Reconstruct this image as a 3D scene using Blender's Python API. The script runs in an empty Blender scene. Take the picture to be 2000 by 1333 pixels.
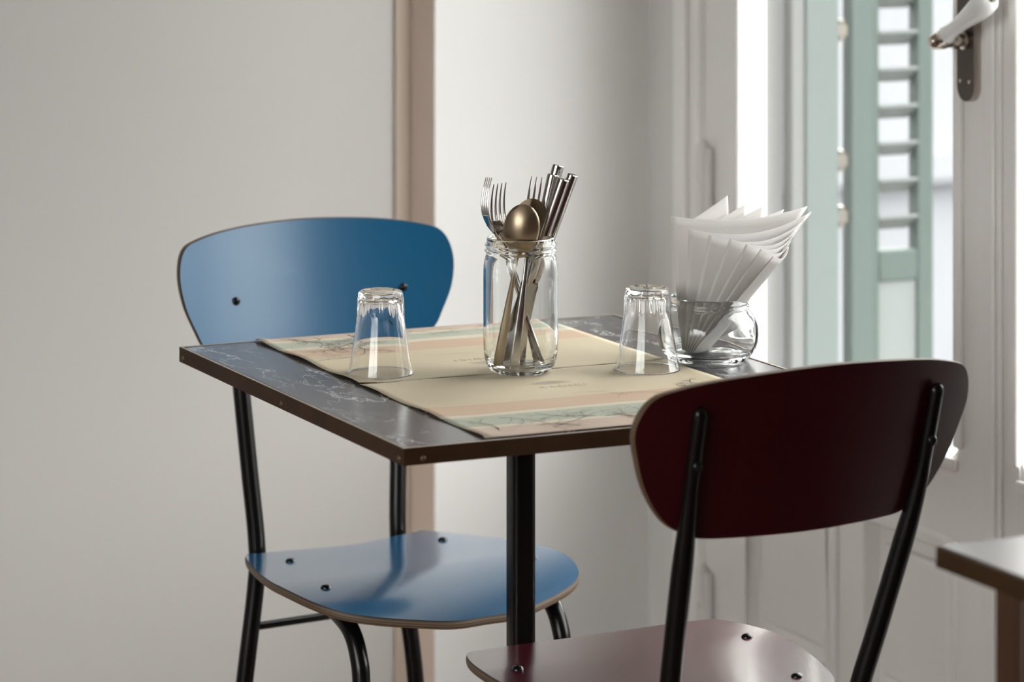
import bpy, bmesh, math, random
from mathutils import Vector, Matrix

# ------------------------------------------------------------------ camera, sky, exposure
S = bpy.context.scene
COL = S.collection
FPX, HY, CAMZ = 6500.0, -412.0, 1.437
cam_d = bpy.data.cameras.new('camera')
cam = bpy.data.objects.new('camera', cam_d)
COL.objects.link(cam)
cam.location = (0, 0, CAMZ)
cam.rotation_euler = (math.pi / 2, 0, 0)
cam_d.sensor_width = 36
cam_d.lens = FPX / 2000 * 36
cam_d.shift_y = -(666.5 - HY) / 2000
cam_d.clip_start = 0.05
cam_d.dof.use_dof = True
cam_d.dof.focus_distance = 3.88
cam_d.dof.aperture_fstop = 4.8
S.camera = cam
S.view_settings.view_transform = 'Standard'
S.view_settings.look = 'None'
S.view_settings.gamma = 1
S.view_settings.use_curve_mapping = False
S.view_settings.exposure = 0.0

SKY, HORIZON = 10.2, 0.72
wd = bpy.data.worlds.new('overcast_sky')
S.world = wd
wd.use_nodes = True
nt = wd.node_tree
nt.nodes.clear()
tc = nt.nodes.new('ShaderNodeTexCoord')
sx = nt.nodes.new('ShaderNodeSeparateXYZ')
mr = nt.nodes.new('ShaderNodeMapRange')
mr.interpolation_type = 'SMOOTHSTEP'
mr.inputs['From Min'].default_value = -0.02
mr.inputs['From Max'].default_value = 0.2
mr.inputs['To Min'].default_value = HORIZON
mr.inputs['To Max'].default_value = SKY
rgb = nt.nodes.new('ShaderNodeMapRange')
bg = nt.nodes.new('ShaderNodeBackground')
bg.inputs['Color'].default_value = (1.0, 0.985, 0.965, 1)
wo = nt.nodes.new('ShaderNodeOutputWorld')
nt.nodes.remove(rgb)
nt.links.new(tc.outputs['Generated'], sx.inputs[0])
nt.links.new(sx.outputs['Z'], mr.inputs['Value'])
nt.links.new(mr.outputs[0], bg.inputs['Strength'])
nt.links.new(bg.outputs[0], wo.inputs[0])
S.cycles.max_bounces = 24
S.cycles.diffuse_bounces = 8
S.cycles.glossy_bounces = 10
S.cycles.transmission_bounces = 20
S.cycles.transparent_max_bounces = 20
S.cycles.sample_clamp_indirect = 6
S.cycles.blur_glossy = 0.3

# ------------------------------------------------------------------ table frame
TH = 0.4383
PX, PY = -0.1127, 3.4654
U = Vector((math.cos(TH), math.sin(TH), 0))
V = Vector((-math.sin(TH), math.cos(TH), 0))
ZT = 0.75


def T(a, b, z):
    """table frame (a along the front edge, b away from the camera) to the world"""
    return Vector((PX, PY, 0)) + U * a + V * b + Vector((0, 0, z))


# hazy low daylight falling through the french door
sun_d = bpy.data.lights.new('hazy_sun', 'SUN')
sun_d.energy = 1.6
sun_d.angle = math.radians(30)
sun_d.color = (1.0, .985, .96)
sun = bpy.data.objects.new('hazy_sun', sun_d)
COL.objects.link(sun)
sun.rotation_euler = (U * 1.0 - V * 4.6 + Vector((0, 0, 1.65))).to_track_quat('Z', 'Y').to_euler()


# ------------------------------------------------------------------ materials
def mat(name, color=(.8, .8, .8), rough=.5, metal=0, spec=.5, coat=0, trans=0, ior=1.5, bump=None, var=None):
    m = bpy.data.materials.new(name)
    m.use_nodes = True
    n = m.node_tree
    p = n.nodes['Principled BSDF']
    p.inputs['Base Color'].default_value = (*color, 1)
    p.inputs['Roughness'].default_value = rough
    p.inputs['Metallic'].default_value = metal
    p.inputs['Specular IOR Level'].default_value = spec
    p.inputs['Coat Weight'].default_value = coat
    p.inputs['Coat Roughness'].default_value = .12
    p.inputs['Transmission Weight'].default_value = trans
    p.inputs['IOR'].default_value = ior
    co = n.nodes.new('ShaderNodeTexCoord')
    if var:
        sc, amt = var
        nz = n.nodes.new('ShaderNodeTexNoise')
        nz.inputs['Scale'].default_value = sc
        nz.inputs['Detail'].default_value = 5
        mx = n.nodes.new('ShaderNodeMix')
        mx.data_type = 'RGBA'
        mx.inputs['A'].default_value = (*[c * (1 - amt) for c in color], 1)
        mx.inputs['B'].default_value = (*[min(1, c * (1 + amt)) for c in color], 1)
        n.links.new(co.outputs['Object'], nz.inputs['Vector'])
        n.links.new(nz.outputs['Fac'], mx.inputs['Factor'])
        n.links.new(mx.outputs['Result'], p.inputs['Base Color'])
    if bump:
        sc, st, dist = bump
        nz = n.nodes.new('ShaderNodeTexNoise')
        nz.inputs['Scale'].default_value = sc
        nz.inputs['Detail'].default_value = 4
        b = n.nodes.new('ShaderNodeBump')
        b.inputs['Strength'].default_value = st
        b.inputs['Distance'].default_value = dist
        n.links.new(co.outputs['Object'], nz.inputs['Vector'])
        n.links.new(nz.outputs['Fac'], b.inputs['Height'])
        n.links.new(b.outputs[0], p.inputs['Normal'])
    return m


def ramp(n, stops, interp='LINEAR'):
    r = n.nodes.new('ShaderNodeValToRGB')
    cr = r.color_ramp
    cr.interpolation = interp
    while len(cr.elements) > 1:
        cr.elements.remove(cr.elements[0])
    cr.elements[0].position = stops[0][0]
    cr.elements[0].color = (*stops[0][1], 1)
    for pos, c in stops[1:]:
        e = cr.elements.new(pos)
        e.color = (*c, 1)
    return r


M = {}
M['wall'] = mat('wall_paint', (.745, .733, .72), .7, spec=.25, bump=(9, .12, .004), var=(3, .012))
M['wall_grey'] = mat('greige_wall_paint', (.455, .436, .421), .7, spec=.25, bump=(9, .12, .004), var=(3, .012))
M['ceiling'] = mat('ceiling_paint', (.82, .80, .78), .8)
M['floor'] = mat('dark_wood_floor', (.13, .072, .048), .45, var=(6, .25))
M['casing'] = mat('brightened_white_casing', (.90, .885, .87), .3)  # lighter than the door leaves: light on the projecting casing put into its colour
M['door'] = mat('white_door_paint', (.84, .82, .805), .35, spec=.5)
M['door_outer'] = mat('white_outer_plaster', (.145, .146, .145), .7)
M['hinge'] = mat('painted_hinge', (.78, .76, .74), .35)
M['plate'] = mat('aged_brass_plate', (.085, .065, .055), .45, metal=.55)
M['plate_edge'] = mat('brushed_nickel', (.50, .46, .42), .35, metal=.9)
M['porcelain'] = mat('white_porcelain', (.86, .86, .86), .12, coat=.4)
M['nickel'] = mat('polished_nickel', (.62, .57, .5), .18, metal=1)
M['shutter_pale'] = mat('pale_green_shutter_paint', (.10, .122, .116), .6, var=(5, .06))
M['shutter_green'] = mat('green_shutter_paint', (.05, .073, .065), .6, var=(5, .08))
M['slat_pale'] = mat('sunlit_slat_paint', (.15, .165, .162), .6)  # paler than the shutter frame: sun on the louvres put into the colour
M['facade'] = mat('pale_facade', (.19, .195, .21), .8, var=(2, .1))
M['steel_blk'] = mat('black_lacquered_steel', (.004, .0032, .003), .24, spec=.28)
M['bolt'] = mat('black_bolt_steel', (.02, .02, .022), .12, metal=.6)
M['steel'] = mat('stainless_steel', (.50, .47, .45), .15, metal=1)
M['spoon'] = mat('steel_warm_reflection', (.34, .265, .185), .33, metal=1)  # warm reflection of the placemat put into the steel's base colour
M['rivet'] = mat('bronze_rivet', (.12, .085, .055), .4, metal=.7)
M['lip'] = mat('worn_metal_lip', (.40, .35, .29), .42, metal=.6, var=(60, .25))
M['gap'] = mat('black_seal', (.008, .008, .008), .8)
M['bronze'] = mat('dark_bronze_band', (.040, .018, .007), .55, spec=.2, var=(25, .45), bump=(80, .15, .001))
M['darkwood'] = mat('dark_stained_wood', (.085, .034, .014), .42, spec=.5)
M['woodtop'] = mat('dark_polished_wood', (.05, .03, .022), .28, ior=1.6)
M['wood_edge'] = mat('worn_wood_edge', (.034, .016, .006), .5, spec=.15, var=(14, .6))  # mottled dark brown for the side table's top edge
M['unseen_dark'] = mat('darkened_unseen_wall', (.10, .075, .06), .6)  # dark finish added to unseen walls so that reflections stay dark
M['pier_shade'] = mat('warm_shaded_wall', (.64, .52, .44), .75, spec=.2)  # warm shade on the side of the wall step, put into its colour
M['corner_shade'] = mat('warm_corner_shade', (.44, .36, .30), .7, spec=.2)  # warm shade of the wall corner put into a tan colour
M['slot'] = mat('black_gap', (.004, .004, .004), .9)
M['ink'] = mat('grey_ink', (.24, .22, .18), .8)
M['ink_dark'] = mat('dark_ink', (.055, .05, .045), .8)
M['blue'] = mat('blue_laminate', (.002, .070, .160), .2, ior=1.7, coat=.8, bump=(900, .05, .0004))
M['red'] = mat('wine_red_laminate', (.055, .0015, .006), .22, ior=1.7, coat=.5, bump=(900, .05, .0004))
M['blue_back'] = mat('blue_satin_laminate', (.003, .075, .165), .3, ior=1.5)
M['red_back'] = mat('wine_red_satin_laminate', (.030, .0006, .003), .3, ior=1.5)
M['glass'] = mat('clear_glass', (1, 1, 1), 0.0, trans=1, ior=1.48)
M['jarglass'] = mat('jar_glass', (.985, .998, .992), 0.0, trans=1, ior=1.48)


def grain(name, base, dark, axis=2, scale=14):
    m = mat(name, base, .42)
    n = m.node_tree
    p = n.nodes['Principled BSDF']
    co = n.nodes.new('ShaderNodeTexCoord')
    mp = n.nodes.new('ShaderNodeMapping')
    s = [scale * 6] * 3
    s[axis] = scale * .35
    mp.inputs['Scale'].default_value = s
    nz = n.nodes.new('ShaderNodeTexNoise')
    nz.inputs['Scale'].default_value = 1
    nz.inputs['Detail'].default_value = 6
    r = ramp(n, [(.3, dark), (.7, base)])
    n.links.new(co.outputs['Object'], mp.inputs[0])
    n.links.new(mp.outputs[0], nz.inputs['Vector'])
    n.links.new(nz.outputs['Fac'], r.inputs[0])
    n.links.new(r.outputs[0], p.inputs['Base Color'])
    return m


M['darkwood'] = grain('dark_stained_wood', (.07, .026, .009), (.022, .008, .004))


def plywood():
    m = mat('plywood_edge', (.3, .2, .12), .55)
    n = m.node_tree
    p = n.nodes['Principled BSDF']
    uv = n.nodes.new('ShaderNodeUVMap')
    sp = n.nodes.new('ShaderNodeSeparateXYZ')
    nz = n.nodes.new('ShaderNodeTexNoise')
    nz.inputs['Scale'].default_value = 60
    ad = n.nodes.new('ShaderNodeMath')
    ad.operation = 'MULTIPLY_ADD'
    ad.inputs[1].default_value = .10
    r = ramp(n, [(0, (.04, .024, .014)), (.14, (.15, .095, .055)), (.3, (.055, .034, .02)), (.42, (.17, .115, .07)), (.58, (.06, .038, .022)),
                 (.72, (.15, .10, .062)), (.86, (.08, .05, .03)), (1, (.015, .01, .009))])
    n.links.new(uv.outputs[0], sp.inputs[0])
    n.links.new(uv.outputs[0], nz.inputs['Vector'])
    n.links.new(nz.outputs['Fac'], ad.inputs[0])
    n.links.new(sp.outputs['Y'], ad.inputs[2])
    n.links.new(ad.outputs[0], r.inputs[0])
    n.links.new(r.outputs[0], p.inputs['Base Color'])
    return m


M['ply'] = plywood()


def marble():
    m = mat('dark_marble_laminate', (.03, .03, .032), .2, ior=1.5)
    n = m.node_tree
    p = n.nodes['Principled BSDF']
    co = n.nodes.new('ShaderNodeTexCoord')

    def veins(scale, stretch, width, seed, dist):
        mp = n.nodes.new('ShaderNodeMapping')
        mp.inputs['Location'].default_value = seed
        mp.inputs['Rotation'].default_value = (0, 0, .35)
        mp.inputs['Scale'].default_value = stretch
        nz = n.nodes.new('ShaderNodeTexNoise')
        nz.inputs['Scale'].default_value = scale
        nz.inputs['Detail'].default_value = 7
        nz.inputs['Roughness'].default_value = .62
        nz.inputs['Distortion'].default_value = dist
        s = n.nodes.new('ShaderNodeMath')
        s.operation = 'SUBTRACT'
        s.inputs[1].default_value = .5
        a = n.nodes.new('ShaderNodeMath')
        a.operation = 'ABSOLUTE'
        r = ramp(n, [(0, (1, 1, 1)), (width * .4, (.5, .5, .5)), (width, (0, 0, 0))])
        n.links.new(co.outputs['Object'], mp.inputs[0])
        n.links.new(mp.outputs[0], nz.inputs['Vector'])
        n.links.new(nz.outputs['Fac'], s.inputs[0])
        n.links.new(s.outputs[0], a.inputs[0])
        n.links.new(a.outputs[0], r.inputs[0])
        return r

    v1 = veins(7, (1, .45, 1), .010, (3, 1, 0), .25)
    v2 = veins(14, (1.2, .35, 1), .011, (7, 5, 0), .35)
    mask = n.nodes.new('ShaderNodeTexNoise')
    mask.inputs['Scale'].default_value = 9
    mask.inputs['Detail'].default_value = 3
    mk = ramp(n, [(.42, (0, 0, 0)), (.62, (1, 1, 1))])
    n.links.new(co.outputs['Object'], mask.inputs['Vector'])
    n.links.new(mask.outputs['Fac'], mk.inputs[0])
    mu = n.nodes.new('ShaderNodeMath')
    mu.operation = 'MULTIPLY'
    n.links.new(v2.outputs[0], mu.inputs[0])
    n.links.new(mk.outputs[0], mu.inputs[1])
    mu1 = n.nodes.new('ShaderNodeMath')
    mu1.operation = 'MULTIPLY'
    mk2 = ramp(n, [(.35, (.15, .15, .15)), (.6, (1, 1, 1))])
    n.links.new(mask.outputs['Fac'], mk2.inputs[0])
    n.links.new(v1.outputs[0], mu1.inputs[0])
    n.links.new(mk2.outputs[0], mu1.inputs[1])
    mxx = n.nodes.new('ShaderNodeMath')
    mxx.operation = 'MAXIMUM'
    n.links.new(mu.outputs[0], mxx.inputs[0])
    n.links.new(mu1.outputs[0], mxx.inputs[1])
    mx = n.nodes.new('ShaderNodeMix')
    mx.data_type = 'RGBA'
    mx.inputs['A'].default_value = (.060, .057, .062, 1)
    mx.inputs['B'].default_value = (.42, .41, .41, 1)
    n.links.new(mxx.outputs[0], mx.inputs['Factor'])
    n.links.new(mx.outputs['Result'], p.inputs['Base Color'])
    return m


M['marble'] = marble()

KRAFT, ORANGE, GREEN, CREAM, PINK = (.47, .405, .29), (.45, .33, .24), (.345, .36, .29), (.50, .455, .35), (.44, .345, .275)


def placemat_mat(name, depth, stops):
    """stripes run along the width; y = 0 at the outer edge, local metres"""
    m = mat(name, KRAFT, .6, spec=.25)
    n = m.node_tree
    p = n.nodes['Principled BSDF']
    co = n.nodes.new('ShaderNodeTexCoord')
    sp = n.nodes.new('ShaderNodeSeparateXYZ')
    nz = n.nodes.new('ShaderNodeTexNoise')
    nz.inputs['Scale'].default_value = 25
    ad = n.nodes.new('ShaderNodeMath')
    ad.operation = 'MULTIPLY_ADD'
    ad.inputs[1].default_value = .006
    dv = n.nodes.new('ShaderNodeMath')
    dv.operation = 'DIVIDE'
    dv.inputs[1].default_value = depth
    r = ramp(n, [(s / depth, c) for s, c in stops], 'CONSTANT')
    n.links.new(co.outputs['Object'], sp.inputs[0])
    n.links.new(co.outputs['Object'], nz.inputs['Vector'])
    n.links.new(nz.outputs['Fac'], ad.inputs[0])
    n.links.new(sp.outputs['Y'], ad.inputs[2])
    n.links.new(ad.outputs[0], dv.inputs[0])
    n.links.new(dv.outputs[0], r.inputs[0])
    n.links.new(r.outputs[0], p.inputs['Base Color'])
    return m


def pane_mat():
    m = bpy.data.materials.new('window_glass')
    m.use_nodes = True
    n = m.node_tree
    n.nodes.clear()
    tr = n.nodes.new('ShaderNodeBsdfTransparent')
    tr.inputs[0].default_value = (.97, .985, .98, 1)
    gl = n.nodes.new('ShaderNodeBsdfGlossy')
    gl.inputs['Roughness'].default_value = .0
    lw = n.nodes.new('ShaderNodeLayerWeight')
    lw.inputs[0].default_value = .5
    pw = n.nodes.new('ShaderNodeMath')
    pw.operation = 'POWER'
    pw.inputs[1].default_value = 5
    fr = n.nodes.new('ShaderNodeMath')
    fr.operation = 'MULTIPLY_ADD'
    fr.inputs[1].default_value = .9
    fr.inputs[2].default_value = .04
    n.links.new(lw.outputs['Facing'], pw.inputs[0])
    n.links.new(pw.outputs[0], fr.inputs[0])
    mx = n.nodes.new('ShaderNodeMixShader')
    o = n.nodes.new('ShaderNodeOutputMaterial')
    n.links.new(fr.outputs[0], mx.inputs[0])
    n.links.new(tr.outputs[0], mx.inputs[1])
    n.links.new(gl.outputs[0], mx.inputs[2])
    n.links.new(mx.outputs[0], o.inputs[0])
    return m


M['pane'] = pane_mat()


def napkin_mat():
    m = mat('white_paper_napkin', (.92, .92, .93), .9, spec=.1)
    n = m.node_tree
    p = n.nodes['Principled BSDF']
    tl = n.nodes.new('ShaderNodeBsdfTranslucent')
    tl.inputs[0].default_value = (.93, .89, .85, 1)
    mx = n.nodes.new('ShaderNodeMixShader')
    mx.inputs[0].default_value = .45
    o = n.nodes['Material Output']
    uv = n.nodes.new('ShaderNodeUVMap')
    vo = n.nodes.new('ShaderNodeTexVoronoi')
    vo.inputs['Scale'].default_value = 90
    b = n.nodes.new('ShaderNodeBump')
    b.inputs['Strength'].default_value = .25
    b.inputs['Distance'].default_value = .0006
    n.links.new(uv.outputs[0], vo.inputs['Vector'])
    n.links.new(vo.outputs['Distance'], b.inputs['Height'])
    n.links.new(b.outputs[0], p.inputs['Normal'])
    n.links.new(p.outputs[0], mx.inputs[1])
    n.links.new(tl.outputs[0], mx.inputs[2])
    n.links.new(mx.outputs[0], o.inputs[0])
    return m


M['napkin'] = napkin_mat()


# ------------------------------------------------------------------ mesh helpers
class MB:
    def __init__(self):
        self.v, self.f, self.mi, self.uv, self.sm = [], [], [], [], []

    def add(self, verts, faces, mi=0, uvs=None, smooth=True):
        o = len(self.v)
        self.v += [tuple(p) for p in verts]
        for k, fc in enumerate(faces):
            self.f.append([i + o for i in fc])
            self.mi.append(mi if isinstance(mi, int) else mi[k])
            self.sm.append(smooth)
            self.uv.append(uvs[k] if uvs else None)
        return self

    def box(self, x0, x1, y0, y1, z0, z1, mi=0):
        vs = [(x, y, z) for z in (z0, z1) for y in (y0, y1) for x in (x0, x1)]
        return self.add(vs, [(0, 2, 3, 1), (4, 5, 7, 6), (0, 1, 5, 4), (2, 6, 7, 3), (0, 4, 6, 2), (1, 3, 7, 5)], mi, smooth=False)

    def lathe(self, prof, n=64, c=(0, 0, 0), mod=None, mi=0, closed=False, mat4=None):
        vs = []
        for i, (r, z) in enumerate(prof):
            for k in range(n):
                t = 2 * math.pi * k / n
                rr = r if mod is None else mod(i, r, z, t)
                p = Vector((c[0] + rr * math.cos(t), c[1] + rr * math.sin(t), c[2] + z))
                if mat4:
                    p = mat4 @ p
                vs.append(p)
        fs = []
        m = len(prof)
        for i in range(m if closed else m - 1):
            j = (i + 1) % m
            for k in range(n):
                l = (k + 1) % n
                fs.append((i * n + k, i * n + l, j * n + l, j * n + k))
        if not closed:
            for i, rev in ((0, True), (m - 1, False)):
                if prof[i][0] > 1e-6:
                    ring = list(range(i * n, i * n + n))
                    fs.append(tuple(ring[::-1] if rev else ring))
        return self.add(vs, fs, mi)

    def sweep(self, pts, rad, n=16, mi=0, side=None):
        """rad: one (ra, rb) per point; ra across 'side', rb the other way"""
        P = [Vector(p) for p in pts]
        N = len(P)
        vs = []
        ref = Vector(side) if side else Vector((1, 0, 0))
        for i in range(N):
            d = (P[min(i + 1, N - 1)] - P[max(i - 1, 0)]).normalized()
            s = (ref - d * ref.dot(d)).normalized()
            t = d.cross(s)
            ra, rb = rad[i] if isinstance(rad, list) else rad
            for k in range(n):
                an = 2 * math.pi * k / n
                vs.append(P[i] + s * (ra * math.cos(an)) + t * (rb * math.sin(an)))
        fs = [(i * n + k, i * n + (k + 1) % n, (i + 1) * n + (k + 1) % n, (i + 1) * n + k) for i in range(N - 1) for k in range(n)]
        fs.append(tuple(range(n))[::-1])
        fs.append(tuple(range((N - 1) * n, N * n)))
        return self.add(vs, fs, mi)

    def build(self, name, mats, parent=None, loc=None, rotz=0, bevel=0, mat4=None, sharp=40):
        me = bpy.data.meshes.new(name)
        me.from_pydata(self.v, [], self.f)
        for m in (mats if isinstance(mats, (list, tuple)) else [mats]):
            me.materials.append(m)
        for p, mi, s in zip(me.polygons, self.mi, self.sm):
            p.material_index = mi
            p.use_smooth = s
        if any(u for u in self.uv):
            ul = me.uv_layers.new(name='UVMap')
            for p, u in zip(me.polygons, self.uv):
                if u:
                    for li, c in zip(p.loop_indices, u):
                        ul.data[li].uv = c
        bm = bmesh.new()
        bm.from_mesh(me)
        bmesh.ops.remove_doubles(bm, verts=bm.verts, dist=1e-6)
        bmesh.ops.recalc_face_normals(bm, faces=bm.faces)
        bm.to_mesh(me)
        bm.free()
        me.update()
        try:
            me.set_sharp_from_angle(angle=math.radians(sharp))
        except Exception:
            pass
        o = bpy.data.objects.new(name, me)
        COL.objects.link(o)
        if parent:
            o.parent = parent
        if loc is not None:
            o.location = loc
        if rotz:
            o.rotation_euler = (0, 0, rotz)
        if mat4:
            o.matrix_local = mat4
        if bevel:
            b = o.modifiers.new('bevel', 'BEVEL')
            b.width = bevel
            b.segments = 3
            b.limit_method = 'ANGLE'
        return o


def tag(o, label=None, cat=None, group=None, kind=None):
    if label:
        o['label'] = label
    if cat:
        o['category'] = cat
    if group:
        o['group'] = group
    if kind:
        o['kind'] = kind
    return o


def empty(name, loc, rotz, label, cat, group=None):
    o = bpy.data.objects.new(name, None)
    o.empty_display_size = .05
    COL.objects.link(o)
    o.location = loc
    o.rotation_euler = (0, 0, rotz)
    return tag(o, label, cat, group)


FR = dict(loc=(PX, PY, 0), rotz=TH)      # objects whose mesh is written in the table frame


def struct(name, mb, m, parent=None, **k):
    o = mb.build(name, m, parent, **({} if parent else FR), **k)
    o['kind'] = 'structure'
    return o


def catmull(P, n=10, closed=True):
    N = len(P)
    P = [Vector(p) for p in P]
    out = []
    rng = range(N) if closed else range(N - 1)
    for i in rng:
        if closed:
            p0, p1, p2, p3 = P[(i - 1) % N], P[i], P[(i + 1) % N], P[(i + 2) % N]
        else:
            p0, p1, p2, p3 = P[max(i - 1, 0)], P[i], P[i + 1], P[min(i + 2, N - 1)]
        for k in range(n):
            t = k / n
            out.append(.5 * ((2 * p1) + (p2 - p0) * t + (2 * p0 - 5 * p1 + 4 * p2 - p3) * t * t + (3 * p1 - p0 - 3 * p2 + p3) * t ** 3))
    if not closed:
        out.append(P[-1])
    return out


# ------------------------------------------------------------------ the room
UW = 1.105          # inner face of the wall with the french door
HR = 3.0
struct('floor', MB().box(-3.2, 1.25, -5.2, 1.75, -.1, 0), M['floor'])
struct('ceiling', MB().box(-3.2, 1.45, -5.2, 1.8, HR, HR + .1), M['ceiling'])
w = MB()
pl_ = [(-3.2, 1.622), (.706, 1.622), (.728, 1.572), (UW + .10, 1.572), (UW + .10, 1.84), (-3.2, 1.84)]
n_ = len(pl_)
w.add([(x, y, 0) for x, y in pl_] + [(x, y, HR) for x, y in pl_],
      [tuple(range(n_))[::-1], tuple(range(n_, 2 * n_))] + [(i, (i + 1) % n_, n_ + (i + 1) % n_, n_ + i) for i in range(n_)],
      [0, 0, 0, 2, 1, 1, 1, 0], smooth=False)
struct('wall_back', w, [M['wall_grey'], M['wall'], M['pier_shade']])
struct('trim_corner_shade', MB().box(.680, .706, 1.617, 1.6225, 0, HR), M['corner_shade'], bevel=.002)  # thin strip added to carry the tan shade beside the corner
w = MB()
w.box(-3.35, -3.2, -5.2, -4.4, 0, HR)
w.box(-3.35, -3.2, -.9, 1.84, 0, HR)
w.box(-3.35, -3.2, -4.4, -.9, 0, .5)
w.box(-3.35, -3.2, -4.4, -.9, 2.7, HR)
struct('wall_left', w, M['wall'])
w = MB()
for b_ in (-4.4, -2.68, -.96):
    w.box(-3.31, -3.25, b_, b_ + .06, .5, 2.7)
for z_ in (.5, 2.64):
    w.box(-3.31, -3.25, -4.4, -.9, z_, z_ + .06)
w.box(-3.28, -3.276, -4.36, -.94, .54, 2.66, 1)
struct('window_fill_unseen', w, [M['door'], M['pane']])  # unseen window added to let fill light in from the left
struct('wall_front', MB().box(-3.35, UW + .1, -5.35, -5.2, 0, HR), M['unseen_dark'])
DB0, DB1, DZ = -.28, 1.437, 2.45
w = MB()
w.box(UW, UW + .10, DB1, 1.572, 0, HR)
w.box(UW, UW + .10, -5.2, DB0 - .35, 0, HR, 1)
w.box(UW, UW + .10, DB0 - .35, DB0, 0, HR)
w.box(UW, UW + .10, DB0, DB1, DZ, HR)
struct('wall_right', w, [M['wall'], M['unseen_dark']])
# outer reveal beyond the door, bright plaster
w = MB()
w.box(UW + .10, 1.285, 1.455, 1.60, -.1, HR)
struct('trim_reveal', w, M['door_outer'])

# door casing
c = MB()
for (b0, b1) in ((1.385, 1.463), (DB0 - .03, DB0 + .045)):
    c.box(UW - .012, UW + .06, b0, b1, 0, DZ)
c.box(UW - .022, UW - .012, 1.412, 1.452, 0, DZ)
c.box(UW - .012, UW + .06, DB0 - .03, 1.463, DZ - .06, DZ + .03)
struct('trim_casing', c, M['casing'], bevel=.006)


def leaf(name, b0, b1, s0, s1, hinge_b, plate=False):
    """glazed door leaf between b0 and b1; s0/s1 stile widths at the low-b and high-b ends"""
    a0, a1 = UW, UW + .045
    zb, zt = .52, 2.30
    g0, g1 = b0 + s0, b1 - s1
    m = MB()
    m.box(a0, a1, b0, g0, .01, DZ - .07)
    m.box(a0, a1, g1, b1, .01, DZ - .07)
    m.box(a0, a1, g0, g1, zt, DZ - .07)
    m.box(a0, a1, g0, g1, zb - .11, zb)
    m.box(a0, a1, g0, g1, .01, .13)
    # rounded lower pane corners
    R_ = .04
    for (cx, sgn) in ((g0, 1), (g1, -1)):
        pts = [(cx, zb)]
        for k in range(9):
            t = math.pi / 2 * k / 8
            pts.append((cx + sgn * (R_ - R_ * math.sin(t)), zb + R_ - R_ * math.cos(t)))
        # pts: corner, then the arc from (cx+R, zb) to (cx, zb+R)
        vs = [(a0 + .004, p[0], p[1]) for p in pts] + [(a1 - .004, p[0], p[1]) for p in pts]
        n_ = len(pts)
        fs = [tuple(range(n_)), tuple(range(n_, 2 * n_))[::-1]] + [(i, (i + 1) % n_, n_ + (i + 1) % n_, n_ + i) for i in range(n_)]
        m.add(vs, fs, smooth=False)
    root = struct(name, m, M['door'], bevel=.005)
    # glazing bead
    g = MB()
    for (x0, x1) in ((g0 - .016, g0 + .004), (g1 - .004, g1 + .016)):
        g.box(a0 - .008, a0 + .001, x0, x1, zb + .02, zt)
    g.box(a0 - .008, a0 + .001, g0, g1, zb - .014, zb + .004)
    g.build('glazing_bead', M['door'], root, bevel=.004)
    # lower solid panels, raised field with moulded frame
    p = MB()
    p.box(a0 + .026, a1 - .008, g0, g1, .13, zb - .11)
    mid = (g0 + g1) / 2 - .01
    p.box(a0 + .004, a0 + .028, mid - .032, mid + .032, .13, zb - .11)
    for (x0, x1) in ((g0, mid - .032), (mid + .032, g1)):
        p.box(a0 + .012, a0 + .028, x0 + .045, x1 - .045, .175, zb - .155)
        for (u0, u1, v0, v1) in ((x0, x0 + .018, .13, zb - .11), (x1 - .018, x1, .13, zb - .11), (x0 + .018, x1 - .018, .13, .148), (x0 + .018, x1 - .018, zb - .128, zb - .11)):
            p.box(a0 - .004, a0 + .028, u0, u1, v0, v1)
    p.build('lower_panel', M['door'], root, bevel=.006)
    gl = MB()
    gl.box(a0 + .020, a0 + .024, g0 - .005, g1 + .005, zb - .005, zt + .005)
    gl.build('pane', M['pane'], root)
    for zz in (.17, .83, 2.0):
        h = MB()
        h.sweep([(a0 - .012, hinge_b, zz - .055), (a0 - .012, hinge_b, zz - .002)], (.009, .009), 14)
        h.sweep([(a0 - .012, hinge_b, zz + .002), (a0 - .012, hinge_b, zz + .055)], (.009, .009), 14)
        h.lathe([(.0, .065), (.004, .063), (.006, .058), (.007, .055)][::-1], 12, (a0 - .012, hinge_b, zz))
        h.lathe([(.0, -.065), (.004, -.063), (.006, -.058), (.007, -.055)][::-1], 12, (a0 - .012, hinge_b, zz))
        h.box(a0 - .012, a0 - .004, hinge_b - .02, hinge_b + .02, zz - .05, zz + .05)
        h.build('hinge', M['hinge'], root)
    return root


d1 = leaf('door_1', .572, 1.385, .088, .115, 1.372)
d2 = leaf('door_2', -.235, .568, .09, .055, -.23)
a = MB()
a.box(UW - .007, UW, .548, .590, .01, DZ - .07)
a.box(UW - .013, UW - .007, .556, .578, .01, DZ - .07)
a.build('astragal', M['door'], d1, bevel=.005)
# handle plate with rounded end
hp = MB()
pc, ph, z0, z1 = .624, .021, 1.035, 1.29
pts = []
for k in range(13):
    t = math.pi * k / 12
    pts.append((pc + ph * math.cos(t), z0 - ph * math.sin(t) + ph - .02))
for k in range(13):
    t = math.pi * k / 12
    pts.append((pc - ph * math.cos(t), z1 + ph * math.sin(t)))
n_ = len(pts)
vs = [(UW - .012, p[0], p[1]) for p in pts] + [(UW + .0005, p[0], p[1]) for p in pts]
hp.add(vs, [tuple(range(n_))] + [(i, (i + 1) % n_, n_ + (i + 1) % n_, n_ + i) for i in range(n_)], [0] + [1] * n_, smooth=False)
plate = hp.build('handle_plate', [M['plate'], M['plate_edge']], d1)
for db in (-.011, .011):
    s = MB()
    s.lathe([(.0032, 0), (.0026, .0015), (0, .002)], 12, mat4=Matrix.Translation((UW - .012, pc + db, 1.042)) @ Matrix.Rotation(-math.pi / 2, 4, 'Y'))
    s.build('plate_screw', M['nickel'], plate)
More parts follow.
